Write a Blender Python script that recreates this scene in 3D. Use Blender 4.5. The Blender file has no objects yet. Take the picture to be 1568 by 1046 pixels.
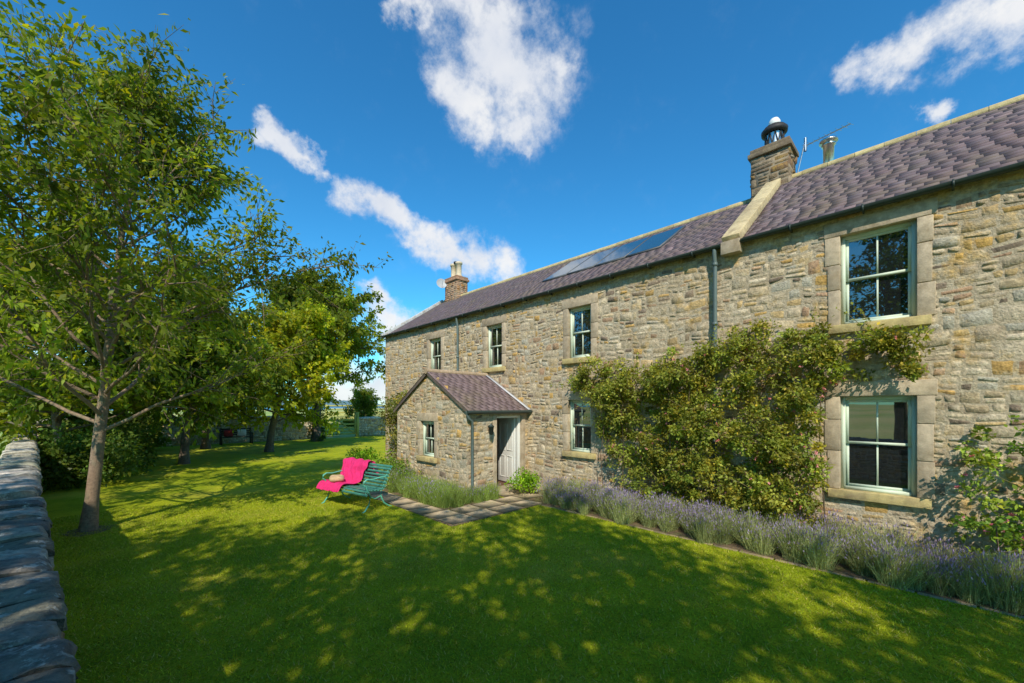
import bpy, math, random
import numpy as np
from mathutils import Vector
random.seed(7); R=np.random.RandomState(7)
scene=bpy.context.scene
H=2.2; FPX=620.0; YAW=math.radians(44.0)
SN,CS=math.sin(YAW),math.cos(YAW)
SUN_AZ=(-0.69,-0.724); SUN_EL=math.radians(43)

# ------------------------------------------------------------ mesh buffer
class Buf:
    def __init__(s): s.V=[];s.F=[];s.C=[];s.n=0
    def add(s,V,F,col):
        V=np.asarray(V,float).reshape(-1,3); F=np.asarray(F,int)
        s.V.append(V); s.F.append(F+s.n)
        c=np.asarray(col,float)
        if c.ndim==1: c=np.tile(c[:3],(len(V),1))
        s.C.append(c); s.n+=len(V)
def empty(name):
    e=bpy.data.objects.new(name,None); scene.collection.objects.link(e); return e
def make(name,buf,mat,parent=None,smooth=False,bevel=0):
    V=np.concatenate(buf.V); C=np.concatenate(buf.C)
    idx=np.concatenate([f.ravel() for f in buf.F])
    tot=np.concatenate([np.full(len(f),f.shape[1]) for f in buf.F])
    start=np.concatenate([[0],np.cumsum(tot)[:-1]])
    me=bpy.data.meshes.new(name)
    me.vertices.add(len(V)); me.vertices.foreach_set('co',V.astype(np.float32).ravel())
    me.loops.add(len(idx)); me.loops.foreach_set('vertex_index',idx.astype(np.int32))
    me.polygons.add(len(tot)); me.polygons.foreach_set('loop_start',start.astype(np.int32))
    me.update(calc_edges=True); me.validate()
    a=me.color_attributes.new('Col','FLOAT_COLOR','POINT')
    a.data.foreach_set('color',np.hstack([C,np.ones((len(C),1))]).astype(np.float32).ravel())
    if smooth: me.polygons.foreach_set('use_smooth',np.ones(len(tot),bool))
    me.materials.append(mat)
    o=bpy.data.objects.new(name,me); scene.collection.objects.link(o)
    if parent: o.parent=parent
    if bevel:
        m=o.modifiers.new('b','BEVEL'); m.width=bevel; m.segments=2; m.limit_method='ANGLE'
    return o
class Frame:
    def __init__(s,O,U,N,W=(0,0,1)):
        s.O=np.array(O,float);s.U=np.array(U,float);s.N=np.array(N,float);s.W=np.array(W,float)
    def p(s,a,b,c):
        a=np.asarray(a,float)[...,None];b=np.asarray(b,float)[...,None];c=np.asarray(c,float)[...,None]
        return s.O+a*s.U+b*s.W+c*s.N
WORLD=Frame((0,0,0),(1,0,0),(0,1,0))   # a=x b=z c=y
BF=np.array([[0,1,3,2],[4,6,7,5],[0,4,5,1],[2,3,7,6],[0,2,6,4],[1,5,7,3]])
def box(buf,fr,a0,a1,b0,b1,c0,c1,col):
    A,B,C=np.meshgrid([a0,a1],[b0,b1],[c0,c1],indexing='ij')
    buf.add(fr.p(A.ravel(),B.ravel(),C.ravel()),BF,col)
def tube(buf,pts,rad,sides,col,cap=False):
    P=np.asarray(pts,float); n=len(P); rad=np.broadcast_to(np.asarray(rad,float),(n,))
    T=np.gradient(P,axis=0); T/=np.linalg.norm(T,axis=1)[:,None]+1e-9
    ref=np.array([0,0,1.]) if abs(T[:,2]).mean()<.8 else np.array([1.,0,0])
    A=np.cross(T,ref); A/=np.linalg.norm(A,axis=1)[:,None]+1e-9; B=np.cross(T,A)
    an=np.arange(sides)*2*math.pi/sides
    V=P[:,None]+rad[:,None,None]*(A[:,None]*np.cos(an)[None,:,None]+B[:,None]*np.sin(an)[None,:,None])
    i=np.arange(n-1)[:,None]*sides; j=np.arange(sides)[None]; k=(j+1)%sides
    F=np.stack([i+j,i+k,i+sides+k,i+sides+j],-1).reshape(-1,4)
    buf.add(V.reshape(-1,3),F,col)
    if cap:
        for e in (0,n-1):
            buf.add(V[e],np.arange(sides)[None],col)
def lathe(buf,c,prof,seg,col):
    c=np.array(c,float); an=np.arange(seg)*2*math.pi/seg
    V=[[(c[0]+r*math.cos(a),c[1]+r*math.sin(a),c[2]+z) for a in an] for r,z in prof]
    V=np.array(V); n=len(prof); i=np.arange(n-1)[:,None]*seg;j=np.arange(seg)[None];k=(j+1)%seg
    buf.add(V.reshape(-1,3),np.stack([i+j,i+k,i+seg+k,i+seg+j],-1).reshape(-1,4),col)
def norm(v): return v/(np.linalg.norm(v,axis=-1,keepdims=True)+1e-9)

# ------------------------------------------------------------ materials
def nt(name):
    m=bpy.data.materials.new(name); m.use_nodes=True; t=m.node_tree; t.nodes.clear(); return m,t
def N(t,typ,**kw):
    n=t.nodes.new(typ)
    for k,v in kw.items(): setattr(n,k,v)
    return n
def noise(t,co,scale,detail=4,rough=.55):
    n=N(t,'ShaderNodeTexNoise'); n.inputs['Scale'].default_value=scale; n.inputs['Detail'].default_value=detail
    n.inputs['Roughness'].default_value=rough
    t.links.new(co,n.inputs['Vector']); return n.outputs['Fac']
def mrange(t,v,a,b,c,d):
    n=N(t,'ShaderNodeMapRange'); 
    for i,x in zip((1,2,3,4),(a,b,c,d)): n.inputs[i].default_value=x
    t.links.new(v,n.inputs[0]); return n.outputs[0]
def vmul(t,col,fac):
    n=N(t,'ShaderNodeVectorMath',operation='SCALE'); t.links.new(col,n.inputs[0]); t.links.new(fac,n.inputs['Scale']); return n.outputs[0]
def mixc(t,fac,a,b):
    n=N(t,'ShaderNodeMix',data_type='RGBA')
    t.links.new(fac,n.inputs[0])
    for s,x in ((6,a),(7,b)):
        if isinstance(x,tuple): n.inputs[s].default_value=(*x,1)
        else: t.links.new(x,n.inputs[s])
    return n.outputs[2]
def pmat(name,base=None,rough=.85,var=.35,ns=8,bump=.3,bs=60,bd=.01,stain=None,spec=.3,metal=0,stain_scale=1.3,stain_t=(.5,.68),stain2=None):
    m,t=nt(name); L=t.links.new
    out=N(t,'ShaderNodeOutputMaterial'); p=N(t,'ShaderNodeBsdfPrincipled'); L(p.outputs[0],out.inputs[0])
    co=N(t,'ShaderNodeTexCoord').outputs['Object']
    if base is None: c=N(t,'ShaderNodeAttribute',attribute_name='Col').outputs['Color']
    else:
        r=N(t,'ShaderNodeRGB'); r.outputs[0].default_value=(*base,1); c=r.outputs[0]
    if stain:
        s=mrange(t,noise(t,co,stain_scale,5,.65),stain_t[0],stain_t[1],0,.75); c=mixc(t,s,c,stain)
    if stain2:
        for (sc_,ss_,t0,t1,am) in stain2:
            s=mrange(t,noise(t,co,ss_,5,.7),t0,t1,0,am); c=mixc(t,s,c,sc_)
    f=mrange(t,noise(t,co,ns,5,.7),.25,.75,1-var,1+var)
    c=vmul(t,c,f); L(c,p.inputs['Base Color'])
    p.inputs['Roughness'].default_value=rough; p.inputs['Specular IOR Level'].default_value=spec; p.inputs['Metallic'].default_value=metal
    if bump:
        b=N(t,'ShaderNodeBump'); b.inputs['Strength'].default_value=bump; b.inputs['Distance'].default_value=bd
        L(noise(t,co,bs,5,.65),b.inputs['Height']); L(b.outputs[0],p.inputs['Normal'])
    return m
def leafmat(name,trans=.45,gain=1.0):
    m,t=nt(name); L=t.links.new
    out=N(t,'ShaderNodeOutputMaterial'); c=N(t,'ShaderNodeAttribute',attribute_name='Col').outputs['Color']
    d=N(t,'ShaderNodeBsdfPrincipled'); d.inputs['Roughness'].default_value=.5; d.inputs['Specular IOR Level'].default_value=.25
    L(c,d.inputs['Base Color'])
    tr=N(t,'ShaderNodeBsdfTranslucent'); mm=N(t,'ShaderNodeMix',data_type='RGBA',blend_type='MULTIPLY'); mm.inputs[0].default_value=1
    L(c,mm.inputs[6]); mm.inputs[7].default_value=(1.5*gain,1.4*gain,.5*gain,1); L(mm.outputs[2],tr.inputs[0])
    mx=N(t,'ShaderNodeMixShader'); mx.inputs[0].default_value=trans; L(d.outputs[0],mx.inputs[1]); L(tr.outputs[0],mx.inputs[2]); L(mx.outputs[0],out.inputs[0])
    return m
WST=[((.54,.33,.08),2.1,.55,.70,.75),((.14,.10,.07),1.5,.60,.74,.7),((.56,.51,.40),2.7,.57,.70,.55)]
M_stone=pmat('rubble_stone',None,.92,.5,17,1,34,.02,stain=(.36,.27,.16),stain_scale=.7,stain_t=(.48,.85),stain2=WST)
M_mortar=pmat('lime_mortar',(.48,.40,.285),.95,.45,17,1,34,.02,stain=(.34,.26,.17),stain2=WST[:2])
M_dress=pmat('dressed_sandstone',None,.9,.32,10,.7,50,.008,stain=(.28,.21,.13),stain_scale=3)
M_cope=pmat('coping_stone',None,.95,.6,14,1,28,.03,stain=(.5,.5,.44),stain_scale=9,stain_t=(.57,.63),stain2=[((.09,.085,.075),4,.52,.66,.7)])
M_slate=pmat('roof_slate',None,.8,.3,5,.3,60,.003,spec=.18,stain=(.19,.15,.10),stain_scale=1.5,stain_t=(.48,.75))
M_paint=pmat('sash_paint',(.55,.63,.51),.45,.05,5,0)
M_white=pmat('white_paint',(.75,.75,.72),.45,.06,5,0)
M_dish=pmat('dish_paint',(.4,.41,.42),.5,.06,5,0)
M_gut=pmat('gutter_paint',(.035,.05,.045),.4,.15,10,0)
M_pipe=pmat('downpipe_paint',(.12,.16,.155),.4,.15,10,0)
M_steel=pmat('flue_steel',(.55,.55,.55),.3,.1,10,0,metal=1)
M_frame=pmat('solar_frame',(.09,.10,.11),.5,.1,10,0)
M_terra=pmat('chimney_pot',(.6,.48,.33),.85,.25,9,.2,60,.005)
M_dark=pmat('sooted_metal',(.03,.03,.032),.6,.3,9,0)
M_bark=pmat('bark',None,.95,.45,22,1,50,.02,stain=(.2,.2,.13),stain_scale=5)
M_leaf=leafmat('leaves',.5)
M_rose=leafmat('climber_leaves',.35)
M_wood=pmat('weathered_wood',(.42,.40,.10),.9,.3,12,.4,60,.006)
M_bench=pmat('bench_teal_paint',(.13,.46,.34),.5,.25,14,.1,60,.002)
M_pink=pmat('pink_wool',(.62,.025,.15),.95,.25,14,.5,120,.004)
M_beige=pmat('cushion_fabric',(.5,.35,.2),.95,.3,14,.4,100,.004)
M_red=pmat('red_fabric',(.35,.04,.04),.9,.2,14,0)
M_soil=pmat('soil',(.17,.12,.07),.95,.5,12,1,40,.03,stain=(.14,.18,.03),stain_scale=4)
M_path=pmat('path_flagstone',None,.9,.35,5,.6,40,.008,stain=(.2,.18,.09),stain_scale=2.4,stain_t=(.48,.7))
M_attr=pmat('plant_stems',None,.9,.2,20,0)
def glassmat(name,base,ior=1.9,bs=.04):
    m,t=nt(name); out=N(t,'ShaderNodeOutputMaterial'); p=N(t,'ShaderNodeBsdfPrincipled'); t.links.new(p.outputs[0],out.inputs[0])
    p.inputs['Base Color'].default_value=(*base,1); p.inputs['Roughness'].default_value=.015; p.inputs['IOR'].default_value=ior
    co=N(t,'ShaderNodeTexCoord').outputs['Object']; b=N(t,'ShaderNodeBump'); b.inputs['Strength'].default_value=bs; b.inputs['Distance'].default_value=.02
    t.links.new(noise(t,co,2.2,1),b.inputs['Height']); t.links.new(b.outputs[0],p.inputs['Normal']); return m
M_glass=glassmat('window_glass',(.012,.014,.016),2.8)
M_solar=glassmat('solar_glass',(.02,.06,.09),1.9,.01)

def lawnmat():
    m,t=nt('lawn_grass'); L=t.links.new
    out=N(t,'ShaderNodeOutputMaterial'); p=N(t,'ShaderNodeBsdfPrincipled'); L(p.outputs[0],out.inputs[0])
    co=N(t,'ShaderNodeTexCoord').outputs['Object']
    a=mixc(t,mrange(t,noise(t,co,1.1,5,.6),.35,.65,0,1),(.23,.31,.012),(.43,.46,.016))
    b=mixc(t,mrange(t,noise(t,co,.45,4,.65),.5,.68,0,.65),a,(.52,.45,.06))
    b=mixc(t,mrange(t,noise(t,co,3.3,5,.7),.58,.72,0,.6),b,(.13,.22,.02))
    c=vmul(t,b,mrange(t,noise(t,co,38,6,.8),.25,.75,.35,1.55))
    L(c,p.inputs['Base Color']); p.inputs['Roughness'].default_value=.85; p.inputs['Specular IOR Level'].default_value=.1
    bu=N(t,'ShaderNodeBump'); bu.inputs['Strength'].default_value=.9; bu.inputs['Distance'].default_value=.03
    L(noise(t,co,60,5,.8),bu.inputs['Height']); L(bu.outputs[0],p.inputs['Normal']); return m
M_lawn=lawnmat()
def fieldmat():
    m,t=nt('field_grass'); L=t.links.new
    out=N(t,'ShaderNodeOutputMaterial'); p=N(t,'ShaderNodeBsdfPrincipled'); L(p.outputs[0],out.inputs[0])
    co=N(t,'ShaderNodeTexCoord').outputs['Object']
    a=mixc(t,mrange(t,noise(t,co,.02,3,.6),.42,.58,0,1),(.24,.34,.05),(.46,.42,.13))
    c=vmul(t,a,mrange(t,noise(t,co,2.5,6,.75),.25,.75,.6,1.4))
    L(c,p.inputs['Base Color']); p.inputs['Roughness'].default_value=.9; return m
M_field=fieldmat()
M_sea=pmat('sea_water',(.05,.16,.3),.3,.1,.05,0)
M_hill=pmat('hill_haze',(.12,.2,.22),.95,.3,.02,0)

# ------------------------------------------------------------ stone builder
PAL=np.array([(.52,.41,.26),(.50,.41,.28),(.56,.46,.32),(.41,.33,.23),(.52,.37,.18),(.56,.35,.12),(.42,.27,.17),(.47,.43,.34),(.60,.50,.36),(.25,.19,.14),(.48,.31,.19)])
PALW=np.array([5,6,5,4,3.4,1.8,1.7,4,4,2.4,1.5]); PALW/=PALW.sum()
def warp(a,b):
    return .028*np.sin(a*1.7+2.1*np.sin(b*1.3))+.016*np.sin(a*4.9+b*3.1)+.01*np.sin(a*9.7-b*5)
def stone(buf,fr,a0,a1,b0,b1,proud,col,g=.006,jit=.013):
    a0+=g;a1-=g;b0+=g;b1-=g
    if a1-a0<.03 or b1-b0<.02: return
    ia=min(.03,(a1-a0)*.2); ib=min(.024,(b1-b0)*.22)
    xs=np.array([a0,a0+ia,a1-ia,a1]); ys=np.array([b0,b0+ib,b1-ib,b1])
    A,B=np.meshgrid(xs,ys,indexing='ij'); A=A+R.uniform(-jit,jit,A.shape); B=B+R.uniform(-jit,jit,B.shape)
    if jit>.01: B=B+warp(A,B); A=A+.5*warp(B*1.3,A)
    C=np.full(A.shape,-.008); C[1:3,1:3]=proud*R.uniform(.2,1.6,(2,2))
    V=fr.p(A.ravel(),B.ravel(),C.ravel())
    F=[[i*4+j,i*4+j+1,(i+1)*4+j+1,(i+1)*4+j] for i in range(3) for j in range(3)]
    buf.add(V,F,col)
def pcol(mul=1):
    c=PAL[R.choice(len(PAL),p=PALW)]; return c*R.uniform(.76,1.12)*mul
def stones(buf,fr,a0,a1,b0,b1,holes=(),inside=None,ch=(.12,.23),sw=(.10,.34),proud=.010,mul=1,jit=.014):
    z=b0; 
    while z<b1-.03:
        h=R.uniform(*ch); z1=min(z+h,b1); 
        if b1-z1<.06: z1=b1
        mid=(z+z1)/2
        iv=[(a0,a1)]
        for (ha0,ha1,hb0,hb1) in holes:
            if hb0<mid<hb1:
                nv=[]
                for s,e in iv:
                    if ha1<=s or ha0>=e: nv.append((s,e))
                    else:
                        if ha0>s: nv.append((s,ha0))
                        if ha1<e: nv.append((ha1,e))
                iv=nv
        for s,e in iv:
            x=s
            while x<e-.02:
                w=R.uniform(*sw); x1=min(x+w,e)
                if e-x1<.09: x1=e
                if inside is None or inside((x+x1)/2,mid):
                    pr=proud*R.uniform(.2,1.5); q=R.rand(); hh=z1-z
                    if hh>.13 and q<.55:
                        zm=z+hh*R.uniform(.3,.7); 
                        if x1-x>.24 and R.rand()<.5:
                            xm=x+(x1-x)*R.uniform(.35,.65)
                            stone(buf,fr,x,xm,z,zm,pr,pcol(mul),jit=jit); stone(buf,fr,xm,x1,z,zm,pr,pcol(mul),jit=jit)
                        else: stone(buf,fr,x,x1,z,zm,pr,pcol(mul),jit=jit)
                        stone(buf,fr,x,x1,zm,z1,pr,pcol(mul),jit=jit)
                    elif hh>.19 and q<.68:
                        for m in range(3): stone(buf,fr,x,x1,z+hh*m/3,z+hh*(m+1)/3,pr,pcol(mul),jit=jit)
                    else: stone(buf,fr,x,x1,z,z1,pr,pcol(mul),jit=jit)
                x=x1
        z=z1
def backing(buf,fr,a0,a1,b0,b1,holes,col=(.3,.3,.3),c=0):
    xs=sorted(set([a0,a1]+[x for h in holes for x in h[:2]])); ys=sorted(set([b0,b1]+[y for h in holes for y in h[2:]]))
    for i in range(len(xs)-1):
        for j in range(len(ys)-1):
            mx=(xs[i]+xs[i+1])/2;my=(ys[j]+ys[j+1])/2
            if any(h[0]<mx<h[1] and h[2]<my<h[3] for h in holes): continue
            buf.add(fr.p([xs[i],xs[i+1],xs[i+1],xs[i]],[ys[j],ys[j],ys[j+1],ys[j+1]],[c]*4),[[0,1,2,3]],col)
def rounded_cope(buf,fr,a0,a1,b,c0,c1,hh,ln=(.22,.42),mul=1):
    x=a0
    while x<a1:
        w=R.uniform(*ln); x1=min(x+w,a1)+.001
        cc=(c0+c1)/2+R.uniform(-.02,.02); rw=(c1-c0)/2*R.uniform(.93,1.07); h=hh*R.uniform(.75,1.25); tilt=R.uniform(-.02,.02)
        secp=np.array([(-1.,0),(-1.02,.45),(-.95,.8),(-.75,.98),(-.3,1.04),(.1,1.02),(.5,1.03),(.82,.92),(.97,.66),(1.02,.3),(1.,0)])
        k=len(secp); m=7
        sx=np.array([0,.06,.25,.5,.75,.94,1]); sx=sx*(x1-x-.01)+x+.005; V=[]
        for i,s in enumerate(sx):
            q=.9 if i in (0,m-1) else 1.0
            V.append(fr.p(np.full(k,s)+R.uniform(-.006,.006,k),b-.01+(h+.01)*q*(secp[:,1])+R.uniform(-.009,.009,k)+tilt*secp[:,0]*secp[:,1],cc+rw*(q*.15+.85)*secp[:,0]+R.uniform(-.012,.012,k)))
        V=np.concatenate(V); F=[[i*k+j,i*k+j+1,(i+1)*k+j+1,(i+1)*k+j] for i in range(m-1) for j in range(k-1)]
        cb=np.array([.26,.24,.20])*R.uniform(.6,1.3)*mul*np.array([1,R.uniform(.94,1.02),R.uniform(.85,1.05)])
        buf.add(V,F,cb)
        for e in (0,m-1): buf.add(V[e*k:(e+1)*k],np.arange(k)[None],cb*.6)
        x=x1

# ------------------------------------------------------------ HOUSE
house=empty('stone_farmhouse')
D=8.0; EZ=5.15; Y0,Y1=-7.0,15.94; YC=2.5
FW=Frame((D,0,0),(0,1,0),(-1,0,0))
wins=[(.14,.98,3.46,4.84),(.14,.98,.93,2.36),(5.59,6.27,3.39,4.64),(5.59,6.27,1.1,2.37),(8.7,9.4,3.37,4.65),(11.83,12.58,3.37,4.62),
      (-3.9,-3.06,3.46,4.84),(-3.9,-3.06,.93,2.36)]
sh=[(a-.12,b+.12,c-.12,d+.14) for a,b,c,d in wins]
bw=Buf(); backing(bw,FW,Y0,Y1,-.2,EZ+.05,wins)
XB=14.0
for yy in (Y0,Y1): bw.add([(D,yy,-.2),(XB,yy,-.2),(XB,yy,EZ),(11,yy,7.15),(D,yy,EZ)],[[0,1,2,3,4]],(.3,.3,.3))
bw.add([(XB,Y0,-.2),(XB,Y1,-.2),(XB,Y1,EZ),(XB,Y0,EZ)],[[0,1,2,3]],(.3,.3,.3))
make('mortar_wall',bw,M_mortar,house)
bs=Buf(); stones(bs,FW,Y0,Y1,0.04,EZ-.03,sh); 
stones(bs,Frame((0,Y1,0),(1,0,0),(0,1,0)),D,XB,0,7.1,inside=lambda a,b:b<EZ+(3-abs(a-11))*.66)
make('wall_stones',bs,M_stone,house,smooth=True)
bd=Buf(); bf=Buf(); bg=Buf()
def dcol(k=1): return np.array([.48,.39,.28])*R.uniform(.75,1.12)*k
def surround(fr,w,jw=.16,sill=True):
    a0,a1,b0,b1=w
    for s in (0,1):
        z=b0; 
        while z<b1-.01:
            h=R.uniform(.35,.6); z1=min(z+h,b1)
            if b1-z1<.2: z1=b1
            ww=jw*R.uniform(.92,1.25)
            if s==0: box(bd,fr,a0-ww,a0,z+.004,z1-.004,-.2,.018,dcol())
            else: box(bd,fr,a1,a1+ww,z+.004,z1-.004,-.2,.018,dcol())
            z=z1
    box(bd,fr,a0-jw*1.25,a1+jw*1.25,b1,b1+.22,-.2,.02,dcol())
    box(bd,fr,a0-jw*.9,a1+jw*.9,b0-.13,b0,-.2,.075,np.array([.50,.40,.18]))
def sash(fr,w,bars=1):
    a0,a1,b0,b1=w; m=(b0+b1)/2; f=.055
    box(bf,fr,a0,a0+f,b0,b1,-.16,-.075,(0,0,0)); box(bf,fr,a1-f,a1,b0,b1,-.16,-.075,(0,0,0))
    box(bf,fr,a0+f,a1-f,b1-f,b1,-.16,-.075,(0,0,0)); box(bf,fr,a0+f,a1-f,b0,b0+f*.9,-.16,-.06,(0,0,0))
    for (z0,z1,c) in ((m-.01,b1-f,-.10),(b0+f*.9,m+.03,-.13)):
        e=.038; x0,x1=a0+f,a1-f
        box(bf,fr,x0,x0+e,z0,z1,c-.028,c,(0,0,0)); box(bf,fr,x1-e,x1,z0,z1,c-.028,c,(0,0,0))
        box(bf,fr,x0+e,x1-e,z1-e,z1,c-.028,c,(0,0,0)); box(bf,fr,x0+e,x1-e,z0,z0+e,c-.028,c,(0,0,0))
        for k in range(bars):
            xm=x0+(x1-x0)*(k+1)/(bars+1); box(bf,fr,xm-.011,xm+.011,z0+e,z1-e,c-.024,c-.002,(0,0,0))
        # each sash's glass sits very slightly out of true, as old glazing does
        t1,t2=R.uniform(-.003,.003,2)
        bg.add(fr.p([x0+e-.005,x1-e+.005,x1-e+.005,x0+e-.005],[z0+e-.005,z0+e-.005,z1-e+.005,z1-e+.005],[c-.016+t1,c-.016-t1,c-.016-t1+t2,c-.016+t1+t2]),[[0,1,2,3]],(0,0,0))
for w in wins: surround(FW,w); sash(FW,w)

def roof(fr_o,y0,y1,ez,run,rise,bslate,over=.12,exp=.15,facing=-1,base=(.155,.118,.128)):
    L=math.hypot(run,rise); S=np.array([-facing*run/L,0,rise/L]); Nn=np.array([facing*rise/L,0,run/L])
    fr=Frame((fr_o,0,ez),(0,1,0),Nn,S)
    bslate.add(fr.p([y0,y1,y1,y0],[-over,-over,L,L],[.0]*4),[[0,1,2,3]],(.09,.07,.08))
    z=-over; k=0
    while z<L-.02:
        y=y0-(k%2)*.11-R.uniform(0,.03)
        while y<y1:
            w=.22*R.uniform(.85,1.15); ya=max(y,y0);yb=min(y+w,y1)
            if yb-ya>.02:
                c=np.array(base)*R.uniform(.88,1.12)*np.array([R.uniform(.95,1.07),1,R.uniform(.94,1.04)])
                if R.rand()<.02: c=c*1.35
                t=R.uniform(.002,.004); zz=z+R.uniform(-.003,.003); z2=min(z+exp*1.2,L)
                V=fr.p([ya+.001,yb-.001,yb-.001,ya+.001]*2,[zz,zz,z2,z2]*2,[.007+t,.007+t,.003,.003,.003,.003,.0,.0])
                bslate.add(V,[[0,1,2,3],[0,4,5,1],[0,3,7,4],[1,5,6,2]],c)
            y+=w
        z+=exp;k+=1
    return fr,L
bsl=Buf()
frL,LL=roof(D-.02,YC+.14,Y1+.05,EZ+.03,3.02,2.0,bsl)
frR,LR=roof(D-.02,Y0,YC-.14,EZ+.05,3.02,2.22,bsl)
roof(XB,Y0,Y1,EZ+.03,3.0,2.0,bsl,exp=.4,facing=1)
make('slate_roof',bsl,M_slate,house)
def ridge(y0,y1,z,x=11.0):
    y=y0
    while y<y1-.02:
        l=min(.45,y1-y)
        tube(bd,[(x,y+.004,z-.03),(x,y+l-.004,z-.03)],[.10*R.uniform(.95,1.08)]*2,10,np.array([.50,.40,.2])*R.uniform(.75,1.1),cap=True); y+=l
ridge(YC+.16,Y1,7.18); ridge(Y0,YC-.16,7.42)
L=math.hypot(3.0,2.2)
frC=Frame((D-.1,0,EZ+.06),(0,1,0),np.array([-2.2/L,0,3.0/L]),np.array([3.0/L,0,2.2/L]))
b=-.02
while b<L:
    l=min(.7,L-b+.08); box(bd,frC,YC-.15,YC+.15,b+.004,b+l-.004,-.12,.085,np.array([.54,.43,.24])*R.uniform(.85,1.08)); b+=l
box(bd,FW,YC-.16,YC+.16,EZ-.2,EZ+.03,-.1,.17,dcol(1.0))
L2=math.hypot(3.0,2.0); frV=Frame((D-.1,0,EZ+.02),(0,1,0),np.array([-2.0/L2,0,3.0/L2]),np.array([3.0/L2,0,2.0/L2]))
box(bd,frV,Y1-.02,Y1+.14,-.05,L2,-.1,.07,(.5,.5,.48))
bgut=Buf()
for (a,b_) in ((Y0,YC-.17),(YC+.17,Y1+.05)):
    an=np.linspace(math.pi,2*math.pi,8); gx,gz=D-.13,EZ+.0
    P=[[(gx+.06*math.cos(t),y,gz+.06*math.sin(t)) for t in an] for y in (a,b_)]
    V=np.array(P).reshape(-1,3); bgut.add(V,[[i,i+1,i+9,i+8] for i in range(7)],(0,0,0))
    for e in (0,8): bgut.add(V[e:e+8],np.arange(8)[None],(0,0,0))
    y=a+.5
    while y<b_:
        box(bgut,FW,y-.012,y+.012,EZ-.075,EZ+.02,.03,.195,(0,0,0)); y+=.9
    box(bgut,FW,a,b_,EZ-.02,EZ+.06,.026,.05,(0,0,0))
make('gutter',bgut,M_gut,house)
bp=Buf()
def pipe(y,z0,z1,x=D-.09):
    tube(bp,[(D-.13,y,EZ-.05),(D-.13,y,EZ-.14),(x,y,EZ-.3),(x,y,z1-.4),(x,y,z0)],.036,10,(0,0,0))
    z=z0+.3
    while z<z1-.3:
        lathe(bp,(x,y,z),[(.036,0),(.048,.005),(.048,.06),(.036,.065)],10,(0,0,0)); z+=1.1
pipe(2.78,.1,EZ); pipe(10.75,2.4,EZ)
tube(bp,[(5.84,7.58,2.1),(5.86,7.56,1.95),(6.02,7.6,1.85),(6.02,7.6,.05)],.034,10,(0,0,0))
make('downpipe',bp,M_pipe,house)
bsol=Buf(); bfr=Buf()
for i in range(4):
    a0=4.4+i*.93; box(bfr,frL,a0,a0+.9,1.33,3.02,.0,.05,(0,0,0))
    bsol.add(frL.p([a0+.03,a0+.87,a0+.87,a0+.03],[1.36,1.36,2.99,2.99],[.054]*4),[[0,1,2,3]],(0,0,0))
make('solar_panel_glass',bsol,M_solar,house); make('solar_panel_frame',bfr,M_frame,house)
bc=Buf(); bcm=Buf()
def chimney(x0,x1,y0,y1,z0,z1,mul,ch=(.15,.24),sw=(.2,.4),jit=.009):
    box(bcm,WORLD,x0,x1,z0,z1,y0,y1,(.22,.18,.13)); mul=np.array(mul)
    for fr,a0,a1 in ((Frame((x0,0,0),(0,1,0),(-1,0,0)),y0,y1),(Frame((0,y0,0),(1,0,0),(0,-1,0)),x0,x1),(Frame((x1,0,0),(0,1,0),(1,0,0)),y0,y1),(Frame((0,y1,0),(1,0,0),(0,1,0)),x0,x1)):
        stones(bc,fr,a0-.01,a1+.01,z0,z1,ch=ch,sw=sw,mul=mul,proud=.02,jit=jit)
    box(bd,WORLD,x0-.06,x1+.06,z1,z1+.1,y0-.06,y1+.06,dcol(.8)*mul); box(bd,WORLD,x0-.02,x1+.02,z1+.102,z1+.2,y0-.02,y1+.02,dcol(.7)*mul)
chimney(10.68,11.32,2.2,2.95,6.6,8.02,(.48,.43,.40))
chimney(10.7,11.3,14.6,15.5,6.6,7.85,(.92,.62,.53),ch=(.08,.09),sw=(.18,.26),jit=.003)
make('chimney_mortar',bcm,M_dress,house); make('chimney_stones',bc,M_stone,house,smooth=True)
bt=Buf()
for y in (14.85,15.25): lathe(bt,(11,y,8.03),[(.16,0),(.15,.1),(.12,.15),(.125,.6),(.16,.62),(.16,.7),(.12,.72),(.1,.6)],14,(0,0,0))
make('chimney_pot',bt,M_terra,house,smooth=True)
bk=Buf(); lathe(bk,(11,2.55,8.2),[(.24,0),(.22,.05),(.20,.09)],18,(0,0,0)); lathe(bk,(11,2.55,8.2),[(.2,.36),(.26,.38),(.27,.46),(.22,.48),(.22,.52),(.16,.56),(0,.58)],18,(0,0,0))
for k in range(10):
    a=k*math.pi/5
    for s in (-.32,.32): tube(bk,[(11+.19*math.cos(a),2.55+.19*math.sin(a),8.28),(11+.19*math.cos(a+s),2.55+.19*math.sin(a+s),8.57)],.012,4,(0,0,0))
lathe(bk,(11,15.05,8.74),[(.12,0),(.12,.06),(.0,.1)],10,(0,0,0))
make('chimney_cowl',bk,M_dark,house)
bst=Buf(); lathe(bst,(11,2.55,8.28),[(.17,0),(.18,.3)],18,(0,0,0))
lathe(bst,(11.05,1.55,7.3),[(.1,0),(.1,.55),(.13,.56),(.13,.6),(.1,.6),(.1,.63),(.17,.64),(.16,.68),(0,.72)],16,(0,0,0))
tube(bst,[(10.95,2.1,7.4),(10.98,1.95,8.15)],.014,6,(0,0,0)); tube(bst,[(10.98,1.95,8.02),(10.75,1.15,8.0)],.012,6,(0,0,0))
for k in range(9):
    q=k/8; c=np.array([10.98-.23*q,1.95-.8*q,8.02-.02*q]); tube(bst,[c+(.12,-.035,.02),c-(.12,-.035,.02)],.005,4,(0,0,0))
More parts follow.
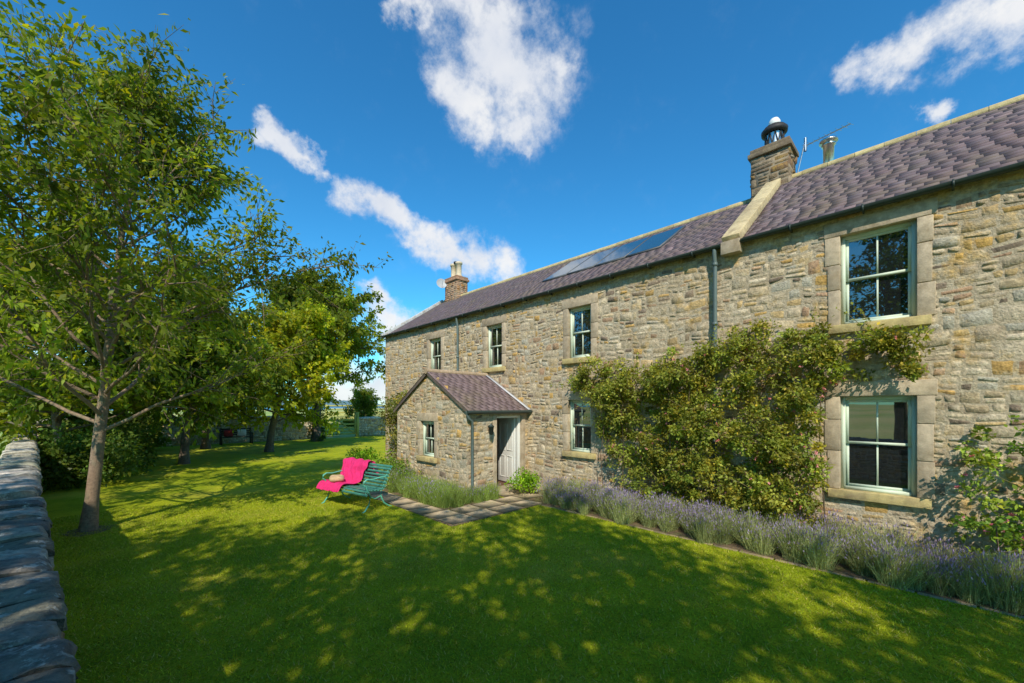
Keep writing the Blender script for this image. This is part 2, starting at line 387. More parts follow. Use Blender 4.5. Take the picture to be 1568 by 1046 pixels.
tube(bst,[(10.98,1.95,7.9),(10.98,1.95,8.2)],.03,4,(0,0,0))
make('flue_and_aerial',bst,M_steel,house)
bwh=Buf(); lathe(bwh,(11,2.55,8.74),[(.1,0),(.12,.03),(.12,.12),(.08,.19),(0,.22)],14,(0,0,0))
make('cowl_cap',bwh,M_white,house,smooth=True)
bwh=Buf(); dc=np.array([10.5,15.5,7.8]); dn=norm(np.array([-.35,-.9,.25])); da=norm(np.cross(dn,[0,0,1.])); db=np.cross(da,dn)
rr=[0,.1,.18,.24]; V=[dc+dn*(r*r*.9)+r*(math.cos(t)*da+math.sin(t)*db) for r in rr for t in np.linspace(0,2*math.pi,17)[:-1]]
bwh.add(V,[[i*16+j,i*16+(j+1)%16,(i+1)*16+(j+1)%16,(i+1)*16+j] for i in range(3) for j in range(16)],(0,0,0))
tube(bwh,[dc,dc+(.25,-.0,-.1)],.02,6,(0,0,0)); tube(bwh,[dc-db*.24,dc+dn*.3],.01,4,(0,0,0))
make('satellite_dish',bwh,M_dish,house,smooth=True)

# ------------------------------------------------------------ PORCH
PX,PY0,PY1=5.92,7.66,11.05; PM=(PY0+PY1)/2; PE=2.12; PR=3.1
FG=Frame((PX,0,0),(0,1,0),(-1,0,0)); FS=Frame((0,PY0,0),(1,0,0),(0,-1,0)); FN=Frame((0,PY1,0),(1,0,0),(0,1,0))
pw=(9.06,9.74,.86,1.82); door=(6.85,7.75,0,1.97)
bm=Buf(); backing(bm,FG,PY0,PY1,-.1,PE,[pw]); bm.add([(PX,PY0,PE),(PX,PM,PR),(PX,PY1,PE)],[[0,1,2]],(0,0,0))
backing(bm,FS,PX,D,-.1,PE,[door]); backing(bm,FN,PX,D,-.1,PE,[])
make('porch_mortar',bm,M_mortar,house)
bq=Buf(); slope=(PR-PE)/(PM-PY0)
stones(bq,FG,PY0,PY1,0,PR,[(pw[0]-.1,pw[1]+.1,pw[2]-.1,pw[3]+.12)],inside=lambda a,b:b<PE-.05+(PM-PY0-abs(a-PM))*slope)
stones(bq,FS,PX,D,0,PE-.03,[(door[0]-.1,door[1]+.1,-1,door[3]+.05)]); stones(bq,FN,PX,D,0,PE-.03)
make('porch_stones',bq,M_stone,house,smooth=True)
surround(FG,pw,.14); sash(FG,pw,1)
for a in (door[0]-.13,door[1]): box(bd,FS,a,a+.13,0,door[3],-.2,.024,dcol())
box(bd,FS,door[0]-.25,door[1]+.2,door[3],door[3]+.13,-.2,.026,dcol(.9))
box(bd,FS,door[0]-.1,door[1]+.1,-.02,.1,-.3,.16,dcol(.9))
bdo=Buf()
for a in (door[0],door[1]-.06): box(bdo,FS,a,a+.06,.1,door[3],-.14,-.05,(0,0,0))
box(bdo,FS,door[0]+.06,door[1]-.06,door[3]-.06,door[3],-.14,-.05,(0,0,0))
dl=Frame((door[1]-.1,PY0+.16,0),norm(np.array([.12,.99,0])),norm(np.array([-.99,.12,0])))
box(bdo,dl,0,.78,.12,door[3]-.07,-.04,0,(0,0,0))
for z0,z1 in ((.25,.85),(1.0,1.75)):
    for a in (.1,.43): 
        box(bdo,dl,a,a+.25,z0,z0+.02,.0,.012,(0,0,0)); box(bdo,dl,a,a+.25,z1-.02,z1,.0,.012,(0,0,0)); box(bdo,dl,a,a+.02,z0+.02,z1-.02,.0,.012,(0,0,0)); box(bdo,dl,a+.23,a+.25,z0+.02,z1-.02,.0,.012,(0,0,0))
make('porch_door',bdo,M_white,house,bevel=.004)
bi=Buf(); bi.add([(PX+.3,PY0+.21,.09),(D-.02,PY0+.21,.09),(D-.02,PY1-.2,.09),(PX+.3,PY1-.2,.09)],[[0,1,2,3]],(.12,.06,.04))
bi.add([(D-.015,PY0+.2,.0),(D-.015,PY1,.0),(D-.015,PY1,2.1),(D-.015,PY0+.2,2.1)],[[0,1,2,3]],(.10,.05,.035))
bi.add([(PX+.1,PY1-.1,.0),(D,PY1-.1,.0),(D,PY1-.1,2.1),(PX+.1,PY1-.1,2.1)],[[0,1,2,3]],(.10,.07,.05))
make('porch_interior',bi,M_attr,house)
bps=Buf()
def proof(sgn,y_e):
    run=PM-PY0+.1; rise=slope*run; Lp=math.hypot(run,rise)
    S=np.array([0,-sgn*run/Lp,rise/Lp]); Nn=np.array([0,sgn*rise/Lp,run/Lp]); ye=y_e+sgn*.1
    fr=Frame((0,ye,PE-.04),(1,0,0),Nn,S)
    bps.add(fr.p([PX-.06,D,D,PX-.06],[-.03,-.03,Lp,Lp],[0.03]*4),[[0,1,2,3]],(.1,.08,.08))
    bps.add(fr.p([PX-.06,PX-.06,PX-.06,PX-.06],[-.03,Lp,Lp,-.03],[.03,.03,-.05,-.05]),[[0,1,2,3]],(.12,.1,.09))
    z=-.04;k=0
    while z<Lp-.02:
        x=PX-.07-(k%2)*.1
        while x<D-.02:
            w=.22*R.uniform(.9,1.1); xa=max(x,PX-.07);xb=min(x+w,D)
            if xb-xa>.02:
                c=np.array((.18,.13,.135))*R.uniform(.88,1.12); z2=min(z+.18,Lp)
                V=fr.p([xa+.001,xb-.001,xb-.001,xa+.001]*2,[z,z,z2,z2]*2,[.045,.045,.036,.036,.035,.035,.03,.03])
                bps.add(V,[[0,1,2,3],[0,4,5,1],[0,3,7,4],[1,5,6,2]],c)
            x+=w
        z+=.15;k+=1
    return fr,Lp
frP,LP=proof(-1,PY0); proof(1,PY1)
make('porch_slates',bps,M_slate,house)
x=PX-.09
while x<D:
    l=min(.42,D-x); tube(bd,[(x+.003,PM,PR+.05),(x+l-.003,PM,PR+.05)],[.075]*2,10,np.array([.4,.3,.2])*R.uniform(.8,1.1),cap=True); x+=l
make('stone_dressings',bd,M_dress,house,bevel=.008)
make('sash_frames',bf,M_paint,house); make('window_glass',bg,M_glass,house)
bl=Buf(); box(bl,frP,D-.13,D-.02,-.02,LP,.055,.068,(0,0,0)); make('lead_flashing',bl,pmat('lead',(.5,.5,.52),.6,.1,6,0),house)
b2=Buf(); tube(b2,[(PX-.1,PY0-.13,PE-.05),(D-.0,PY0-.13,PE-.05)],.045,10,(0,0,0),cap=True)
tube(b2,[(6.55,PY0-.02,1.72),(6.55,PY0-.14,1.76)],.012,6,(0,0,0)); lathe(b2,(6.55,PY0-.14,1.5),[(.0,0),(.05,.02),(.07,.2),(.09,.21),(.0,.3)],6,(0,0,0))
make('porch_gutter_and_lantern',b2,M_gut,house)

# ------------------------------------------------------------ GROUND
def sheet(name,pts,z,mat,col=(.2,.2,.2)):
    b=Buf(); b.add([(x,y,z) for x,y in pts],[list(range(len(pts)))],col); return make(name,b,mat)
sheet('ground',[(-2500,-2500),(2500,-2500),(2500,2500),(-2500,2500)],-.02,M_field)
sheet('lawn',[(-1.2,-12),(6.76,-12),(6.76,6.2),(D,7.6),(D,15.9),(18,16),(18,29.3),(-2.95,29.3)],0,M_lawn)
sheet('flower_bed_soil',[(6.8,-12),(D,-12),(D,7.6),(7.75,7.6),(6.8,6.3)],.004,M_soil)
sheet('porch_bed_soil',[(4.95,7.2),(6.6,7.1),(6.7,7.66),(5.92,7.66),(5.92,11.05),(8,11.1),(8,16),(7,16),(6.6,12),(4.95,11.5)],.004,M_soil)
sheet('sea',[(-2500,420),(2500,260),(2500,2500),(-2500,2500)],.1,M_sea)
bz=Buf(); an=np.linspace(0,2*math.pi,15)[:-1]; bz.add([(-.42+.36*math.cos(a)*R.uniform(.8,1.2),10.4+.35*math.sin(a)*R.uniform(.8,1.2),.005) for a in an],np.arange(14)[None],(0,0,0)); make('tree_pit_soil',bz,M_soil)
bpth=Buf()
def flag(x0,x1,y0,y1):
    j=lambda:R.uniform(-.03,.03)
    V=[(x0+j(),y0+j(),.016),(x1+j(),y0+j(),.016),(x1+j(),y1+j(),.016),(x0+j(),y1+j(),.016)]
    V=V+[(a,b,0) for a,b,_ in V]
    bpth.add(V,[[0,1,2,3],[0,1,5,4],[1,2,6,5],[2,3,7,6],[3,0,4,7]],np.array([.40,.31,.20])*R.uniform(.92,1.08))
sheet('path_bed',[(4.36,6.1),(6.8,6.1),(7.75,7.2),(7.75,7.66),(6.7,7.66),(6.7,7.12),(4.93,7.12),(4.93,11),(4.36,11)],.006,M_soil)
for i,x in enumerate(np.arange(4.4,7.3,.62)):
    for k in range(2):
        if x<6.6 or k==1: flag(x+.01,x+.605,6.15+k*.5,6.15+k*.5+.49)
for y in np.arange(7.17,11.0,.5): flag(4.38,4.9,y,y+.49)
for x in (6.72,7.22): flag(x,x+.49,7.16,7.5)
make('garden_path',bpth,M_path)
bedge=Buf(); y=-8
while y<6.1:
    l=R.uniform(.3,.6); box(bedge,WORLD,6.74+R.uniform(-.015,.015),6.80,-.02,.008,y+.012,y+l-.012,np.array([.38,.28,.17])*R.uniform(.6,1.1)); y+=l
make('bed_edging',bedge,M_path,bevel=.004)
n=220000; gx=R.uniform(-1.0,6.76,n); gy=R.uniform(-1.5,12,n)
ok=(gx>.07-.1*gy)&~((gx>4.36)&(gy>6.1)&(gy<7.1)&(gx<6.75)&(R.rand(n)<.97))&~((gx>4.36)&(gx<7)&(gy>7.1)&(gy<11.1)); gx=gx[ok];gy=gy[ok];n=len(gx)
hh=R.uniform(.012,.036,n); th=R.uniform(0,2*math.pi,n); w=R.uniform(.003,.006,n); lean=R.uniform(.0,.035,(n,2))*R.choice([-1,1],(n,2))
P=np.stack([gx,gy,np.zeros(n)],1); Sd=np.stack([np.cos(th),np.sin(th),0*th],1)*w[:,None]
V=np.stack([P-Sd,P+Sd,P+np.stack([lean[:,0],lean[:,1],hh],1)],1).reshape(-1,3)
pat=.5+.5*np.sin(gx*2.3+1.7*np.sin(gy*1.9))*np.sin(gy*2.9+1.3*np.sin(gx*2.7))
c=(np.array([.25,.34,.012])[None]*(1-pat[:,None]*.6)+np.array([.49,.51,.02])[None]*pat[:,None]*.6)*R.uniform(.5,1.5,(n,1)); yel=R.rand(n)<.17; c[yel]=np.array([.56,.49,.12])*R.uniform(.7,1.2,(yel.sum(),1))
b=Buf(); b.add(V,np.arange(3*n).reshape(-1,3),np.repeat(c,3,0)); make('grass_blades',b,M_rose)

def bank(name,xs,ys,fn,mat):
    X,Y=np.meshgrid(xs,ys,indexing='ij'); Z=fn(X,Y); m=len(ys)
    F=[[i*m+j,i*m+j+1,(i+1)*m+j+1,(i+1)*m+j] for i in range(len(xs)-1) for j in range(m-1)]
    b=Buf(); b.add(np.stack([X,Y,Z],-1).reshape(-1,3),F,(.3,.3,.1)); return make(name,b,mat,smooth=True)
bank('grass_bank',np.linspace(6,40,30),np.linspace(31,50,20),lambda X,Y:-.05+1.75*np.exp(-((Y-40)/4.5)**2)*np.clip((X-6)/8,0,1)+.08*np.sin(X*1.3)*np.cos(Y),M_field)
bank('hills',np.linspace(-1500,1800,90),np.linspace(1300,1700,6),lambda X,Y:(22+16*np.sin(X*.004+1)+8*np.sin(X*.013))*np.sin((Y-1300)/400*math.pi)-.5,M_hill)

# ------------------------------------------------------------ GARDEN WALLS
def dry_wall(name,O,d,L,h,w,copeh=.13,mul=1,ln=(.18,.40),y0=0,cm=1):
    e=empty(name); d=np.array([d[0],d[1],0.]);d/=np.linalg.norm(d); n=np.array([d[1],-d[0],0])
    fr=Frame(O,d,n); fb=Frame(np.array(O)-n*w,d,-n)
    bmm=Buf(); box(bmm,fr,y0,L,-.1,h,-w,0,(0,0,0)); make(name+'_core',bmm,M_mortar,e)
    bss=Buf(); stones(bss,fr,y0,L,0,h,mul=mul,proud=.03); stones(bss,fb,y0,L,0,h,mul=mul,proud=.03)
    fe=Frame(np.array(O)+d*L,-n,d); stones(bss,fe,0,w,0,h,mul=mul,proud=.03); fe2=Frame(np.array(O)+d*y0,-n,-d); stones(bss,fe2,0,w,0,h,mul=mul,proud=.03)
    make(name+'_stones',bss,M_stone,e,smooth=True)
    bcc=Buf(); rounded_cope(bcc,fr,y0,L,h,-w-.03,.04,copeh,mul=cm,ln=ln); make(name+'_coping',bcc,M_cope,e,smooth=True); return e
dry_wall('garden_wall',(0.05,0,0),(-.1,1),7.15,1.08,.42,y0=-4,mul=.8,cm=1.05,ln=(.2,.42),copeh=.1)
dry_wall('garden_wall',(-.72,7.2,0),(-.1,1),22.2,1.12,.4,copeh=.12,cm=2.0)
dry_wall('boundary_wall',(-3,29.7,0),(1,0),12.75,1.45,.4,mul=1.2,cm=1.9)
dry_wall('boundary_wall',(12.65,29.7,0),(1,0),8,1.3,.4,mul=1.2,cm=1.9)

gate=empty('field_gate'); b=Buf(); G=Frame((9.85,29.5,0),(1,0,0),(0,-1,0))
for a in (-.08,2.72): box(b,G,a-.1,a+.1,0,1.8,-.09,.09,(0,0,0))
for z in (.25,.45,.68,.94,1.25): box(b,G,.02,2.62,z-.06,z+.06,-.02,.02,(0,0,0))
for a in (.05,1.3,2.55): box(b,G,a-.05,a+.05,.2,1.4,.02,.05,(0,0,0))
for (a0,z0,a1,z1) in ((.05,.2,1.3,1.25),(2.55,.2,1.3,1.25)):
    V=G.p([a0-.05,a0+.05,a1+.05,a1-.05]*2,[z0,z0,z1,z1]*2,[.052]*4+[.08]*4); b.add(V,[[0,1,2,3],[4,5,6,7],[0,1,5,4],[1,2,6,5],[2,3,7,6],[3,0,4,7]],(0,0,0))
make('gate_timber',b,M_wood,gate)
b=Buf(); G=Frame((13,37,1.4),(1,.15,0),(0,-1,0))
for a in np.arange(0,14,2): box(b,G,a-.06,a+.06,-.6,1.0,-.06,.06,(0,0,0))
for z in (.3,.6,.9): box(b,G,0,12,z-.05,z+.05,.06,.09,(0,0,0))
make('field_fence',b,M_wood)
st=empty('garden_seat'); b=Buf(); G=Frame((4.1,28.6,0),(1,0,0),(0,-1,0))
for a in (0,1.5):
    box(b,G,a,a+.07,0,.95,-.05,.02,(0,0,0)); box(b,G,a,a+.07,0,.62,.42,.49,(0,0,0)); box(b,G,a,a+.07,.62,.67,-.05,.5,(0,0,0))
for k in range(4): box(b,G,.07,1.5,.42,.45,.02+k*.12,.12+k*.12,(0,0,0)); 
for k in range(4): box(b,G,.07,1.5,.52+k*.11,.60+k*.11,-.03,0,(0,0,0))
make('seat_timber',b,pmat('dark_timber',(.06,.05,.04),.8,.3,10,0),st)
b=Buf(); box(b,G,.2,.65,.46,.85,.0,.14,(0,0,0)); o=make('red_cushion',b,M_red,st,bevel=.05)
b=Buf(); box(b,G,.85,1.3,.46,.85,.0,.14,(0,0,0)); make('white_cushion',b,M_white,st,bevel=.05)

# ------------------------------------------------------------ BENCH
bench=empty('garden_bench')
ang=math.radians(12); bn=np.array([-math.cos(ang),-math.sin(ang),0]); bu=np.array([-math.sin(ang),math.cos(ang),0])
BO=np.array([4.15,8.2,0.]); BFm=Frame(BO,bu,bn)
prof=[(.50,.36),(.47,.42),(.40,.445),(.32,.44),(.24,.425),(.16,.415),(.09,.43),(.04,.48),(.01,.55),(-.02,.62),(-.045,.69),(-.07,.76),(-.1,.83),(-.14,.88)]
b=Buf(); BL=1.65
for i,(c_,z) in enumerate(prof):
    j0=prof[max(i-1,0)];j1=prof[min(i+1,len(prof)-1)]; tx,tz=j1[0]-j0[0],j1[1]-j0[1]; l=math.hypot(tx,tz);tx/=l;tz/=l
    hw=.025; V=[]
    for a in (0,BL):
        for s,q in ((-1,0),(1,0),(1,1),(-1,1)): V.append(BFm.p(a,z+s*hw*tz+q*.014*tx*-1,c_+s*hw*tx+q*.014*tz))
    b.add(np.array(V),[[0,1,2,3],[4,5,6,7],[0,1,5,4],[1,2,6,5],[2,3,7,6],[3,0,4,7]],(0,0,0))
make('slats',b,M_bench,bench)
b=Buf()
for a in (.08,BL/2,BL-.08):
    tube(b,[BFm.p(a,z-.018,c_) for c_,z in prof],.013,6,(0,0,0))
for a in (.08,BL-.08):
    tube(b,[BFm.p(a,z,c_) for c_,z in ((.42,.43),(.36,.3),(.4,.14),(.5,.02),(.56,.0))],.017,6,(0,0,0))
    tube(b,[BFm.p(a,z,c_) for c_,z in ((.08,.42),(.1,.28),(.02,.12),(-.12,.02),(-.18,.0))],.017,6,(0,0,0))
    tube(b,[BFm.p(a,z,c_) for c_,z in ((.36,.3),(.25,.24),(.1,.28))],.012,6,(0,0,0))
    tube(b,[BFm.p(a,z,c_) for c_,z in ((-.05,.68),(.1,.68),(.3,.66),(.44,.68),(.52,.64),(.53,.57),(.48,.54),(.44,.44))],.015,6,(0,0,0))
make('iron_frame',b,M_bench,bench)
prf=[(.56,.30)]+[(c_,z+.025) for c_,z in prof[1:]]+[(-.17,.92),(-.22,.88),(-.25,.74),(-.26,.6),(-.24,.48)]
na=40; V=[]; m=len(prf)
for i in range(na):
    for j,(c_,z) in enumerate(prf):
        s_=i/(na-1); a=.80+.87*s_+.05*math.sin(j*.6)+.03*math.sin(j*1.3+2)-.10*(1-s_)*(j>10)
        q=.026*(1+math.sin(s_*21+.25*j))+.018*(1+math.sin(s_*37-.4*j+1))+.015*(1+math.sin(j*1.1+s_*6))
        V.append(BFm.p(a,z+q*.6,c_+ (q*.9 if j<14 else -q*.9)))
b=Buf(); b.add(np.array(V),[[i*m+j,i*m+j+1,(i+1)*m+j+1,(i+1)*m+j] for i in range(na-1) for j in range(m-1)],(0,0,0))
o=make('pink_blanket',b,M_pink,bench,smooth=True); sm=o.modifiers.new('so','SOLIDIFY'); sm.thickness=.012; o.modifiers.new('s','SUBSURF').levels=1
b=Buf(); fr=BFm
for (ca,cb) in ((1.32,.34),):
    V=[];k=16
    for i in range(9):
        t=i/8*math.pi
        for j in range(k):
            p=j/k*2*math.pi; rr=.17*math.sin(t)**.5*(1+.12*abs(math.cos(2*p)))
            V.append(fr.p(ca+rr*math.cos(p)*1.1,.565-.075*math.cos(t)+.012*math.sin(3*p),cb+rr*math.sin(p)*.85))
    b.add(np.array(V),[[i*k+j,i*k+(j+1)%k,(i+1)*k+(j+1)%k,(i+1)*k+j] for i in range(8) for j in range(k)],(0,0,0))
make('cushion',b,M_beige,bench,smooth=True)

# ------------------------------------------------------------ foliage
def leaves(buf,P,Dr,size,cols,wr=.28,droop=.15):
    n=len(P); Dr=norm(Dr); S=norm(np.cross(Dr,R.normal(size=(n,3)))); Nn=np.cross(Dr,S); s=size[:,None]
    V=np.stack([P,P+Dr*s*.45+S*s*wr+Nn*s*.05,P+Dr*s-np.array([0,0,1])*s*droop,P+Dr*s*.45-S*s*wr+Nn*s*.05],1).reshape(-1,3)
    buf.add(V,np.arange(4*n).reshape(-1,4),np.repeat(cols,4,0))
def incam(P,pad=.5):
    d=SN*P[:,0]+CS*P[:,1]; r=CS*P[:,0]-SN*P[:,1]; z=P[:,2]-H
    return (d>-.3)&(np.abs(r)<1.35*d+pad)&(z<1.12*d+pad)&(z>-1.2*d-pad)
def tree(name,base,h,tr,prof,nl,leaf,per,col,seed,s0=.25,el=(20,50),lean=(0,0),sub=2.4,twigs=5,tw=.38,bark=(.14,.11,.08),colvar=.35,cull=False,wander=.06,droop=.3,size_j=.35,wr=.28,spread=.6,up=-.05):
    global R
    Rs=R; R=np.random.RandomState(seed); e=empty(name); wood=Buf(); LP=[];LD=[];LC=[]
    base=np.array(base,float); n=14; s=np.linspace(0,1,n)
    off=np.cumsum(R.normal(0,wander,(n,2)),0)*s[:,None]
    T=np.stack([base[0]+lean[0]*s+off[:,0],base[1]+lean[1]*s+off[:,1],base[2]+h*.96*s],1)
    rad=tr*(1-s)**.75+.012; rad[0]*=1.35
    tube(wood,T,rad,10,bark)
    at=lambda q:np.array([np.interp(q,s,T[:,k]) for k in range(3)])
    for i in range(nl):
        q=s0+(1-s0)*((i+.4)/nl)**.95; q=min(q,.99); az=i*2.39996+R.uniform(-.4,.4); Lm=prof(q)*R.uniform(.7,1.15)
        e_=math.radians(el[0]+(el[1]-el[0])*q+R.uniform(-8,8)); d=np.array([math.cos(az)*math.cos(e_),math.sin(az)*math.cos(e_),math.sin(e_)])
        k=8; pts=[at(q)]; dd=d.copy()
        for j in range(k-1):
            dd=norm(dd+R.normal(0,.13,3)+np.array([0,0,up if j>2 else .05])); pts.append(pts[-1]+dd*Lm/(k-1))
        pts=np.array(pts)
        if cull and incam(pts,.2).any(): continue
        r0=max(.01,np.interp(q,s,rad)*.42); 
        tube(wood,pts,np.linspace(r0,.005,k),6,np.array(bark)*R.uniform(.8,1.1))
        ns=int(3+Lm*sub); ccl=R.uniform(1-colvar,1+colvar)
        for m_ in range(ns):
            f=.2+.8*(m_+R.rand())/ns; f=min(f,1); x=f*(k-1); i0=min(int(x),k-2); p0=pts[i0]+(pts[i0+1]-pts[i0])*(x-i0)
            ld=norm(pts[i0+1]-pts[i0]); sd=norm(ld*R.uniform(.4,1.1)+R.normal(0,spread,3)+np.array([0,0,.1])); Ls=(Lm*.34*(1.15-.6*f)+.25)*R.uniform(.7,1.2)
            sp=np.array([p0,p0+sd*Ls*.5+R.normal(0,.04,3),p0+sd*Ls+np.array([0,0,-.06])])
            if cull and incam(sp,.2).any(): continue
            tube(wood,sp,[r0*.3+.003,.006,.003],4,np.array(bark)*.9)
            cs=ccl*R.uniform(.75,1.25)
            for t_ in range(twigs):
                g=(t_+R.rand())/twigs; p1=sp[0]+(sp[2]-sp[0])*g; td=norm(sd*.7+R.normal(0,.6,3)); Lt=tw*R.uniform(.6,1.3)
                if not cull: tube(wood,[p1,p1+td*Lt],[.005,.002],3,np.array(bark)*.9)
                kk=R.poisson(per)
                if kk<1: continue
                gg=R.uniform(.05,1.05,(kk,1)); LP.append(p1+td*Lt*gg+R.normal(0,.03+leaf*.25,(kk,3)))
                LD.append(norm(td*.8+R.normal(0,.6,(kk,3))+np.array([0,0,-droop]))); LC.append(np.full(kk,cs))
    LP=np.concatenate(LP);LD=np.concatenate(LD);LC=np.concatenate(LC)
    if cull:
        kp=~incam(LP); LP=LP[kp];LD=LD[kp];LC=LC[kp]
    c=np.array(col)[None]*(LC*R.uniform(.75,1.3,len(LC)))[:,None]; y=R.rand(len(c))<.15; c[y]*=np.array([1.6,1.2,.7])
    lb=Buf(); leaves(lb,LP,LD,leaf*R.uniform(1-size_j,1+size_j,len(LP)),c,wr=wr)
    make('trunk_and_branches',wood,M_bark,e,smooth=True); make('foliage',lb,M_leaf,e); R=Rs; return e
def pf1(q): return float(np.interp(q,[.2,.3,.45,.6,.75,.9,1],[3.6,4.7,4.4,3.3,2.2,1.2,.5]))
tree('cherry_tree',(-.42,10.4,0),8.0,.09,pf1,48,.12,14,(.165,.225,.02),11,s0=.22,el=(14,62),lean=(.6,-.2),bark=(.28,.2,.14),sub=2.6,tw=.42,wander=.05,wr=.21,spread=.42,up=.0,droop=.45)
rnd=lambda a,b:(lambda q:float(np.interp(q,[.15,.35,.6,.85,1],[a*.8,a,a*.95,a*.6,a*.25]))*b)
tree('hawthorn_tree',(1.75,20,0),6.8,.14,rnd(2.9,1),38,.17,14,(.13,.19,.018),21,s0=.2,el=(12,55),wander=.14)
tree('hawthorn_tree',(5.2,22.5,0),6.4,.16,rnd(3.4,1),42,.19,15,(.30,.34,.018),22,s0=.22,el=(2,55),wander=.16,lean=(.5,0))
tree('sycamore_tree',(9.0,27.3,0),9.7,.26,rnd(4.7,1),50,.23,14,(.16,.21,.02),23,s0=.4,el=(-2,55),wander=.12)
tree('hawthorn_tree',(-1.3,17.5,0),6.6,.11,rnd(2.9,1),38,.17,14,(.16,.22,.018),24,s0=.22,el=(5,55),wander=.12)
tree('hawthorn_tree',(-4.5,22,0),7.8,.18,rnd(3.6,1),36,.22,13,(.15,.2,.018),25,s0=.15,el=(5,55))
tree('hawthorn_tree',(-.8,26,0),7.0,.18,rnd(3.4,1),34,.22,13,(.11,.16,.018),26,s0=.1,el=(5,55))
tree('hawthorn_tree',(3.2,26.5,0),6.6,.18,rnd(3.2,1),32,.22,13,(.14,.18,.018),27,s0=.2,el=(5,55))
tree('elder_tree',(15.5,35,0),3.4,.12,rnd(1.7,1),24,.18,12,(.14,.2,.02),28,s0=.1,el=(5,60))
for i,(x,y,h,r,p) in enumerate([(-4.3,-2.8,10,3.8,4.6),(-2.2,-4.6,10,3.5,4.6),(.9,-6.6,8.6,3.1,4.6),(-5.8,1.0,9.0,3.5,5),(-4.4,-1.0,10.8,3.8,4.2),(-7.2,4.6,9,3.4,5),(-2.0,-2.8,11.2,3.3,4)]):
    tree('beech_tree',(x,y,0),h,.22,rnd(r,1),36,.17,p,(.09,.15,.015),31+i,s0=.3,el=(5,50),cull=True,sub=2.1)

def shrub(name,centers,leaf,col,per=90,mat=None,flowers=None,stems=.6,jf=.6):
    e=empty(name); lb=Buf(); sb=Buf()
    for (x,y,z,r) in centers:
        k=int(per*R.uniform(.7,1.3)); v=norm(R.normal(size=(k,3)))*(r*R.uniform(.25,1.05,(k,1))**.6)
        P=np.array([x,y,z])+v*np.array([1,1,.85]); P[:,2]=np.maximum(P[:,2],.02)
        cs=R.uniform(.55,1.4); hue=np.array([R.uniform(.78,1.15),1,1]); c=np.array(col)[None]*hue*cs*R.uniform(.7,1.3,(k,1)); yy=R.rand(k)<.12; c[yy]*=np.array([1.5,1.2,.8])
        leaves(lb,P,norm(v+R.normal(0,r*jf,(k,3))+np.array([0,0,.05])),leaf*R.uniform(.6,1.35,k),c,wr=.3)
        if flowers and R.rand()<flowers[1]:
            kf=R.randint(1,4); vf=norm(R.normal(size=(kf,3))); Pf=np.array([x,y,z])+vf*r*1.02
            for pf in Pf:
                m_=7; leaves(lb,np.repeat(pf[None],m_,0),norm(R.normal(size=(m_,3))),np.full(m_,.035),np.tile(np.array(flowers[0])*R.uniform(.8,1.1),(m_,1)),wr=.4,droop=0)
        if R.rand()<stems:
            g=np.array([x,y,z]); tube(sb,[(x+R.normal(0,.05),y+R.normal(0,.08),0),(x,y+R.normal(0,.1),z*.5),g,g+R.normal(0,r*.7,3)],[.012,.009,.006,.003],4,(.11,.08,.05))
    return e,lb,sb
def fin(t3,mat=None):
    e,lb,sb=t3; make('leaves',lb,mat or M_rose,e)
    if sb.V: make('stems',sb,M_attr,e)
def canes(t3,starts,leaf,col,n_l=26):
    e,lb,sb=t3
    for p,d,Lc in starts:
        p=np.array(p,float);d=norm(np.array(d,float)); pts=[p]
        for j in range(7):
            d=norm(d+R.normal(0,.12,3)+np.array([0,0,-.09])); q=pts[-1]+d*Lc/7; q[0]=min(q[0],D-.05); pts.append(q)
        pts=np.array(pts); tube(sb,pts,np.linspace(.006,.002,8),4,(.2,.16,.07))
        x=R.uniform(0,6.99,n_l); i0=x.astype(int); P=pts[i0]+(pts[i0+1]-pts[i0])*(x-i0)[:,None]+R.normal(0,.03,(n_l,3))
        leaves(lb,P,norm(R.normal(size=(n_l,3))+d),leaf*R.uniform(.7,1.3,n_l),np.array(col)[None]*R.uniform(.6,1.4,(n_l,1)),wr=.3)
poly=[(6.05,2.98),(5.7,2.6),(5.3,1.9),(4.75,1.2),(4.0,.2),(1.2,.1),(1.16,.9),(1.17,2.35),(.9,2.6),(.05,2.55),(-.02,2.95),(.3,3.3),(1.0,3.2),(1.5,3.4),(1.9,3.5),(2.7,3.35),(3.5,3.1),(4.4,3.02),(5.3,3.12)]
def inpoly(x,y,pl):
    c=False;j=len(pl)-1
    for i in range(len(pl)):
        if (pl[i][1]>y)!=(pl[j][1]>y) and x<(pl[j][0]-pl[i][0])*(y-pl[i][1])/(pl[j][1]-pl[i][1])+pl[i][0]: c=not c
        j=i
    return c
def lump(y,z): return .5+.5*math.sin(y*3.1+1.9*math.sin(z*2.3))*math.sin(z*3.7+1.3*math.sin(y*2.1+1))
cc=[]
while len(cc)<700:
    y,z=R.uniform(-.05,6.1),R.uniform(.1,3.6)
    y2,z2=y+R.normal(0,.11),z+R.normal(0,.12)
    if inpoly(y2,z2,poly) and not(-.1<y<1.16 and z<2.5) and not(5.3<y<6.5 and z<2.55):
        lm=lump(y,z)
        if R.rand()>.22+.85*lm: continue
        edge=min(1,abs(y-6)/1.6,abs(y-.8)/.7+.15,abs(3.6-z)/.9)
        d=.05+(.12+.55*edge)*(.15+.85*lm)*R.uniform(.45,1); cc.append((D-d,y,z,R.uniform(.07,.18)))
t3=shrub('climbing_rose',cc,.058,(.28,.295,.045),per=86,flowers=((.78,.32,.34),.13),stems=.012,jf=1.2)
cs_=[]
